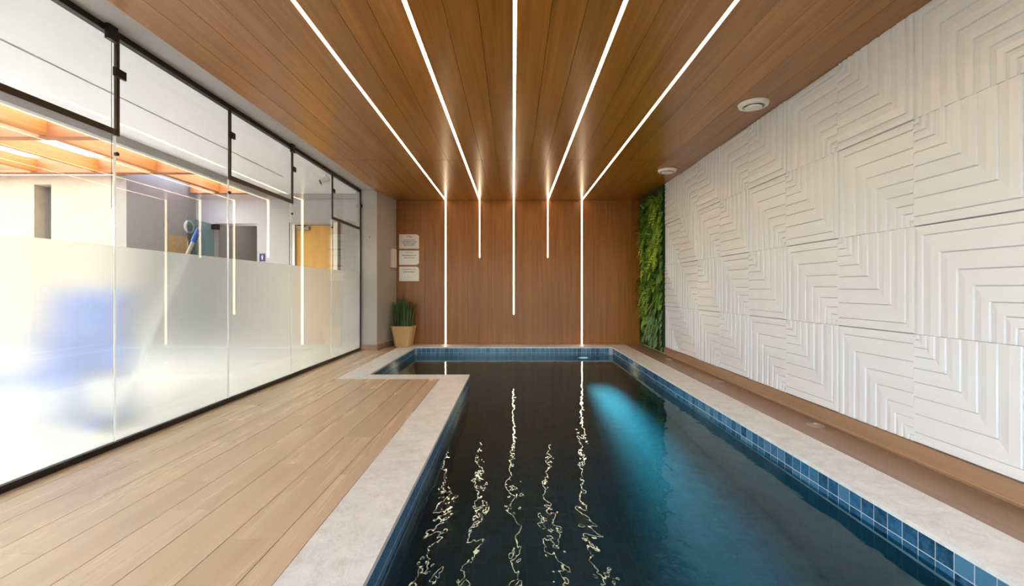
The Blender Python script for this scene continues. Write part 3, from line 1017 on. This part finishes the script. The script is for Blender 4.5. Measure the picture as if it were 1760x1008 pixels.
put('handle', MB().tube([(door_x0 + .16, YF + .018, 1.02), (door_x0 + .16, YF - .04, 1.02), (door_x0 + .28, YF - .04, 1.02)], .01, 8), M['alu'], dr)
# dark glazed panel right of the door
sidep = setp(empty('door_2', (-2.78, YF, 0)), 'dark grey panel with a keypad right of the yellow door', 'door', kind='structure')
put('panel', MB().box(-2.96, -2.62, YF - .02, YF - .001, .005, 2.12), M['dark_plaster'], sidep)
put('edge_post', MB().box(-2.995, -2.962, YF - .035, YF - .001, 0, 2.12), plain('brown_post', srgb(96, 72, 54), .5, var=.1), sidep)
put('keypad', MB().cbox(-2.74, -2.66, YF - .05, YF - .021, 1.3, 1.5, .008), M['grey_plastic'], sidep)

# open glass door at the passage mouth
gd = setp(empty('door_3', (-5.11, 7.75, 0)), 'greenish glass door standing open at the passage opening', 'door', kind='structure')
a_, b_ = Vector((-5.115, 7.77, 0)), Vector((-4.99, 6.98, 0))
dd = (b_ - a_).normalized(); nn = Vector((dd.y, -dd.x, 0)) * .006
poly = [tuple((p)[:2]) for p in (a_ - nn, a_ + nn, b_ + nn, b_ - nn)]
put('leaf', MB().prism(poly, .01, 2.06), M['green_glass'], gd, recalc=True)
put('patch_hinge', MB().box(-5.125, -5.02, 7.72, 7.792, 1.97, 2.06), M['black'], gd)
put('header_rail', MB().box(op_x0 + .002, op_x1 - .002, YF + .02, YF + .07, op_z - .035, op_z - .001), M['alu'], gd)

# hall behind the opening
hm = plain('hall_plaster', srgb(150, 142, 138), .8, var=.02)
hw_ = MB().box(-5.7, -5.6, YF + .121, 11.5, 0, 2.6).box(-3.9, -3.8, YF + .121, 11.5, 0, 2.6)
setp(wobj('wall_hall_sides', hw_, hm), 'grey side walls of the hall behind the opening', 'wall')
setp(wobj('wall_hall_end', MB().box(-5.7, -3.8, 11.5, 11.6, 0, 2.6), hm), 'grey end wall of the hall behind the opening', 'wall')
setp(wobj('ceiling_hall', MB().box(-5.7, -3.8, YF + .121, 11.6, 2.6, 2.7), M['white_plaster']), 'white ceiling of the hall behind the opening', 'ceiling')
hd = setp(empty('door_4', (-4.35, 11.49, 0)), 'brown wooden door at the far end of the hall', 'door', kind='structure')
M['brown_wood'] = wood('brown_door_wood', 'z', srgb(84, 56, 40), srgb(106, 74, 54), srgb(122, 88, 66), .5, 1, .05, 0)
for k in range(3):
    put('board', MB().box(-6.9 + 1.2 + k * .3 + .6, -6.9 + 1.2 + k * .3 + .895, 11.45, 11.499, 0.005, 2.08), M['brown_wood'], hd)
cl_ = setp(empty('hall_ceiling_light', (-4.7, 9.2, 2.6)), 'small square ceiling light in the hall behind the opening', 'ceiling light')
put('frame', MB().box(-4.85, -4.55, 9.05, 9.35, 2.585, 2.5995), M['white'], cl_)
put('diffuser', MB().box(-4.83, -4.57, 9.07, 9.33, 2.577, 2.5845), emit('hall_light', (1, .95, .9, 1), 30), cl_)

# small things on those walls
sg = setp(empty('wall_sign', (-4.295, YF, 1.44)), 'small dark blue sign beside the passage opening', 'sign')
put('plate', MB().box(-4.345, -4.25, YF - .008, YF - .001, 1.435, 1.565), plain('navy_plate', srgb(44, 40, 120), .4), sg)
put('pictogram', MB().box(-4.307, -4.288, YF - .0095, YF - .0082, 1.46, 1.515).box(-4.314, -4.281, YF - .0095, YF - .0082, 1.495, 1.52).tube([(-4.2975, YF - .0095, 1.533), (-4.2975, YF - .0082, 1.533)], .01, 10), M['white'], sg)
nb = setp(empty('notice_board', (-5.43, 7.33, 1.5)), 'patterned tan notice board on the dark grey side wall', 'notice board')
put('board', MB().box(-5.439, -5.42, 7.16, 7.6, 1.5, 1.82), plain('cork', srgb(196, 160, 112), .8, var=.18, bscale=24), nb)
put('frame_bar', MB().box(-5.439, -5.41, 7.12, 7.159, 1.3, 2.0), plain('pale_frame', srgb(176, 160, 138), .6), nb)
put('frame_bar', MB().box(-5.439, -5.41, 7.16, 7.6, 1.47, 1.499), plain('frame_rail', srgb(120, 104, 84), .6), nb)
ds = setp(empty('wall_disc', (-5.44, 7.64, 1.9)), 'round white rimmed disc on the dark grey side wall', 'wall disc')
put('rim', MB().lathe([(.085, -5.438), (.085, -5.41), (.108, -5.41), (.11, -5.438)], 7.62, 2.0, 28, 'x', True), M['white'], ds, smooth=30)
put('face', MB().lathe([(.0845, -5.438), (.0845, -5.42), (.02, -5.42)], 7.62, 2.0, 24, 'x'), M['grey_plastic'], ds)

# spotlight under the white soffit
sx, sy = -2.66, 6.42
sl = setp(empty('spotlight', (sx, sy, 2.585)), 'small white spotlight under the soffit beyond the glass', 'spotlight')
put('base', MB().lathe([(.03, 2.584), (.03, 2.566), (.012, 2.56)], sx, sy, 20), M['white'], sl, smooth=40)
put('stem', MB().tube([(sx, sy, 2.56), (sx, sy, 2.5)], .008, 8), M['white'], sl)
d_ = Vector((-0.75, -0.45, -0.45)).normalized()
c_ = Vector((sx, sy, 2.49))
put('head', MB().tube([c_ - d_ * .07, c_ - d_ * .06, c_ + d_ * .06], [.03, .042, .042], 20), M['white'], sl, smooth=40)
put('lens', MB().tube([c_ + d_ * .0605, c_ + d_ * .066], [.038, .036], 20), M['black'], sl)

# pole with a blue grip leaning behind the glass
pp = setp(empty('cleaning_pole', (-2.78, 3.05, 0)), 'white cleaning pole with blue grip leaning behind the glass', 'pole')
P0, P1 = Vector((-2.80, 3.16, .05)), Vector((-2.60, 3.77, 1.46))
put('shaft', MB().tube([P0, P0.lerp(P1, .92)], .014, 12), M['white'], pp, smooth='all')
put('grip', MB().tube([P0.lerp(P1, .915), P0.lerp(P1, .925), P0.lerp(P1, .99), P1], [.015, .02, .02, .014], 12), plain('blue_rubber', srgb(38, 100, 196), .45), pp, smooth=40)
put('brush_head', MB().box(P0.x - .06, P0.x + .06, P0.y - .16, P0.y + .16, .03, .07), plain('blue_brush', srgb(40, 92, 180), .5), pp)
put('bristles', MB().box(P0.x - .05, P0.x + .05, P0.y - .15, P0.y + .15, -.003, .0295), plain('brush_bristle', srgb(220, 220, 214), .9, var=.1), pp)

# blue plastic chair seen as a blur through the frosting
cx_, cy_2 = -3.5, 3.5
chs = setp(empty('plastic_chair', (cx_, cy_2, 0)), 'blue plastic armchair blurred behind the frosted glass', 'chair')
bp = plain('blue_plastic', srgb(48, 108, 208), .4)
def rot2(x, y, a):
    return cx_ + x * math.cos(a) - y * math.sin(a), cy_2 + x * math.sin(a) + y * math.cos(a)
A = math.radians(8)
def rbox(x0, x1, y0, y1, z0, z1):
    mb = MB().box(x0, x1, y0, y1, z0, z1)
    mb.v = [(*rot2(x, y, A), z) for x, y, z in mb.v]
    return mb
put('seat', rbox(-.27, .27, -.27, .25, .26, .33), bp, chs)
mb = MB()
for k in range(6):
    a0 = -.26 + k * .088
    mb.box(a0, a0 + .07, .25 + .02 * abs(k - 2.5) * -0.4, .29, .33, .9)
mb.box(-.28, .28, .24, .295, .86, .95); mb.box(-.28, .28, .24, .295, .5, .62)
mb.v = [(*rot2(x, y + (z - .33) * .12, A), z) for x, y, z in mb.v]
put('backrest', mb, bp, chs)
for s in (-1, 1):
    put('armrest', rbox(s * .27, s * .33, -.25, .27, .56, .6), bp, chs)
    put('leg', rbox(s * .26, s * .32, -.27, -.20, -.003, .56), bp, chs)
    put('leg', rbox(s * .26, s * .32, .22, .29, -.003, .56), bp, chs)

# pergola with milky sheets
pg = setp(empty('pergola', (-6, 2.5, 2.56)), 'orange wooden pergola with bright milky roof sheets beyond the glass', 'pergola')
M['beam'] = wood('orange_beam_wood', 'y', srgb(168, 104, 50), srgb(196, 130, 68), srgb(212, 148, 86), .5, .6, .1, 0)
M['beam_x'] = wood('orange_cross_beam_wood', 'x', srgb(150, 90, 56), srgb(174, 110, 72), srgb(192, 128, 88), .5, .6, .1, 0)
bx = [-4.32, -4.95, -5.75, -6.6, -7.5, -8.4, -9.3]
for i, x in enumerate(bx):
    y1 = 7.78 if i < 2 else 6.39
    put('beam', MB().box(x - .045, x + .045, -3.0, y1, 2.58, 2.74), M['beam'], pg)
for y in (-2.4, -0.4, 1.6, 3.3, 4.85, 6.32):
    put('cross_beam', MB().box(-9.35, -4.252, y - .06, y + .06, 2.565, 2.78), M['beam_x'], pg)
put('cross_beam', MB().box(-5.4, -4.252, 7.6, 7.72, 2.565, 2.78), M['beam_x'], pg)
ycut = [-3.0, -1.4, .6, 2.45, 4.08, 5.58, 7.78]
for i in range(len(bx) - 1):
    for j in range(len(ycut) - 1):
        y1 = ycut[j + 1] if (i < 1 or ycut[j + 1] < 6.5) else 6.39
        put('roof_sheet', MB().box(bx[i + 1] + .003, bx[i] - .003, ycut[j] + .004, y1 - .004, 2.782, 2.79), M['skylight'], pg)
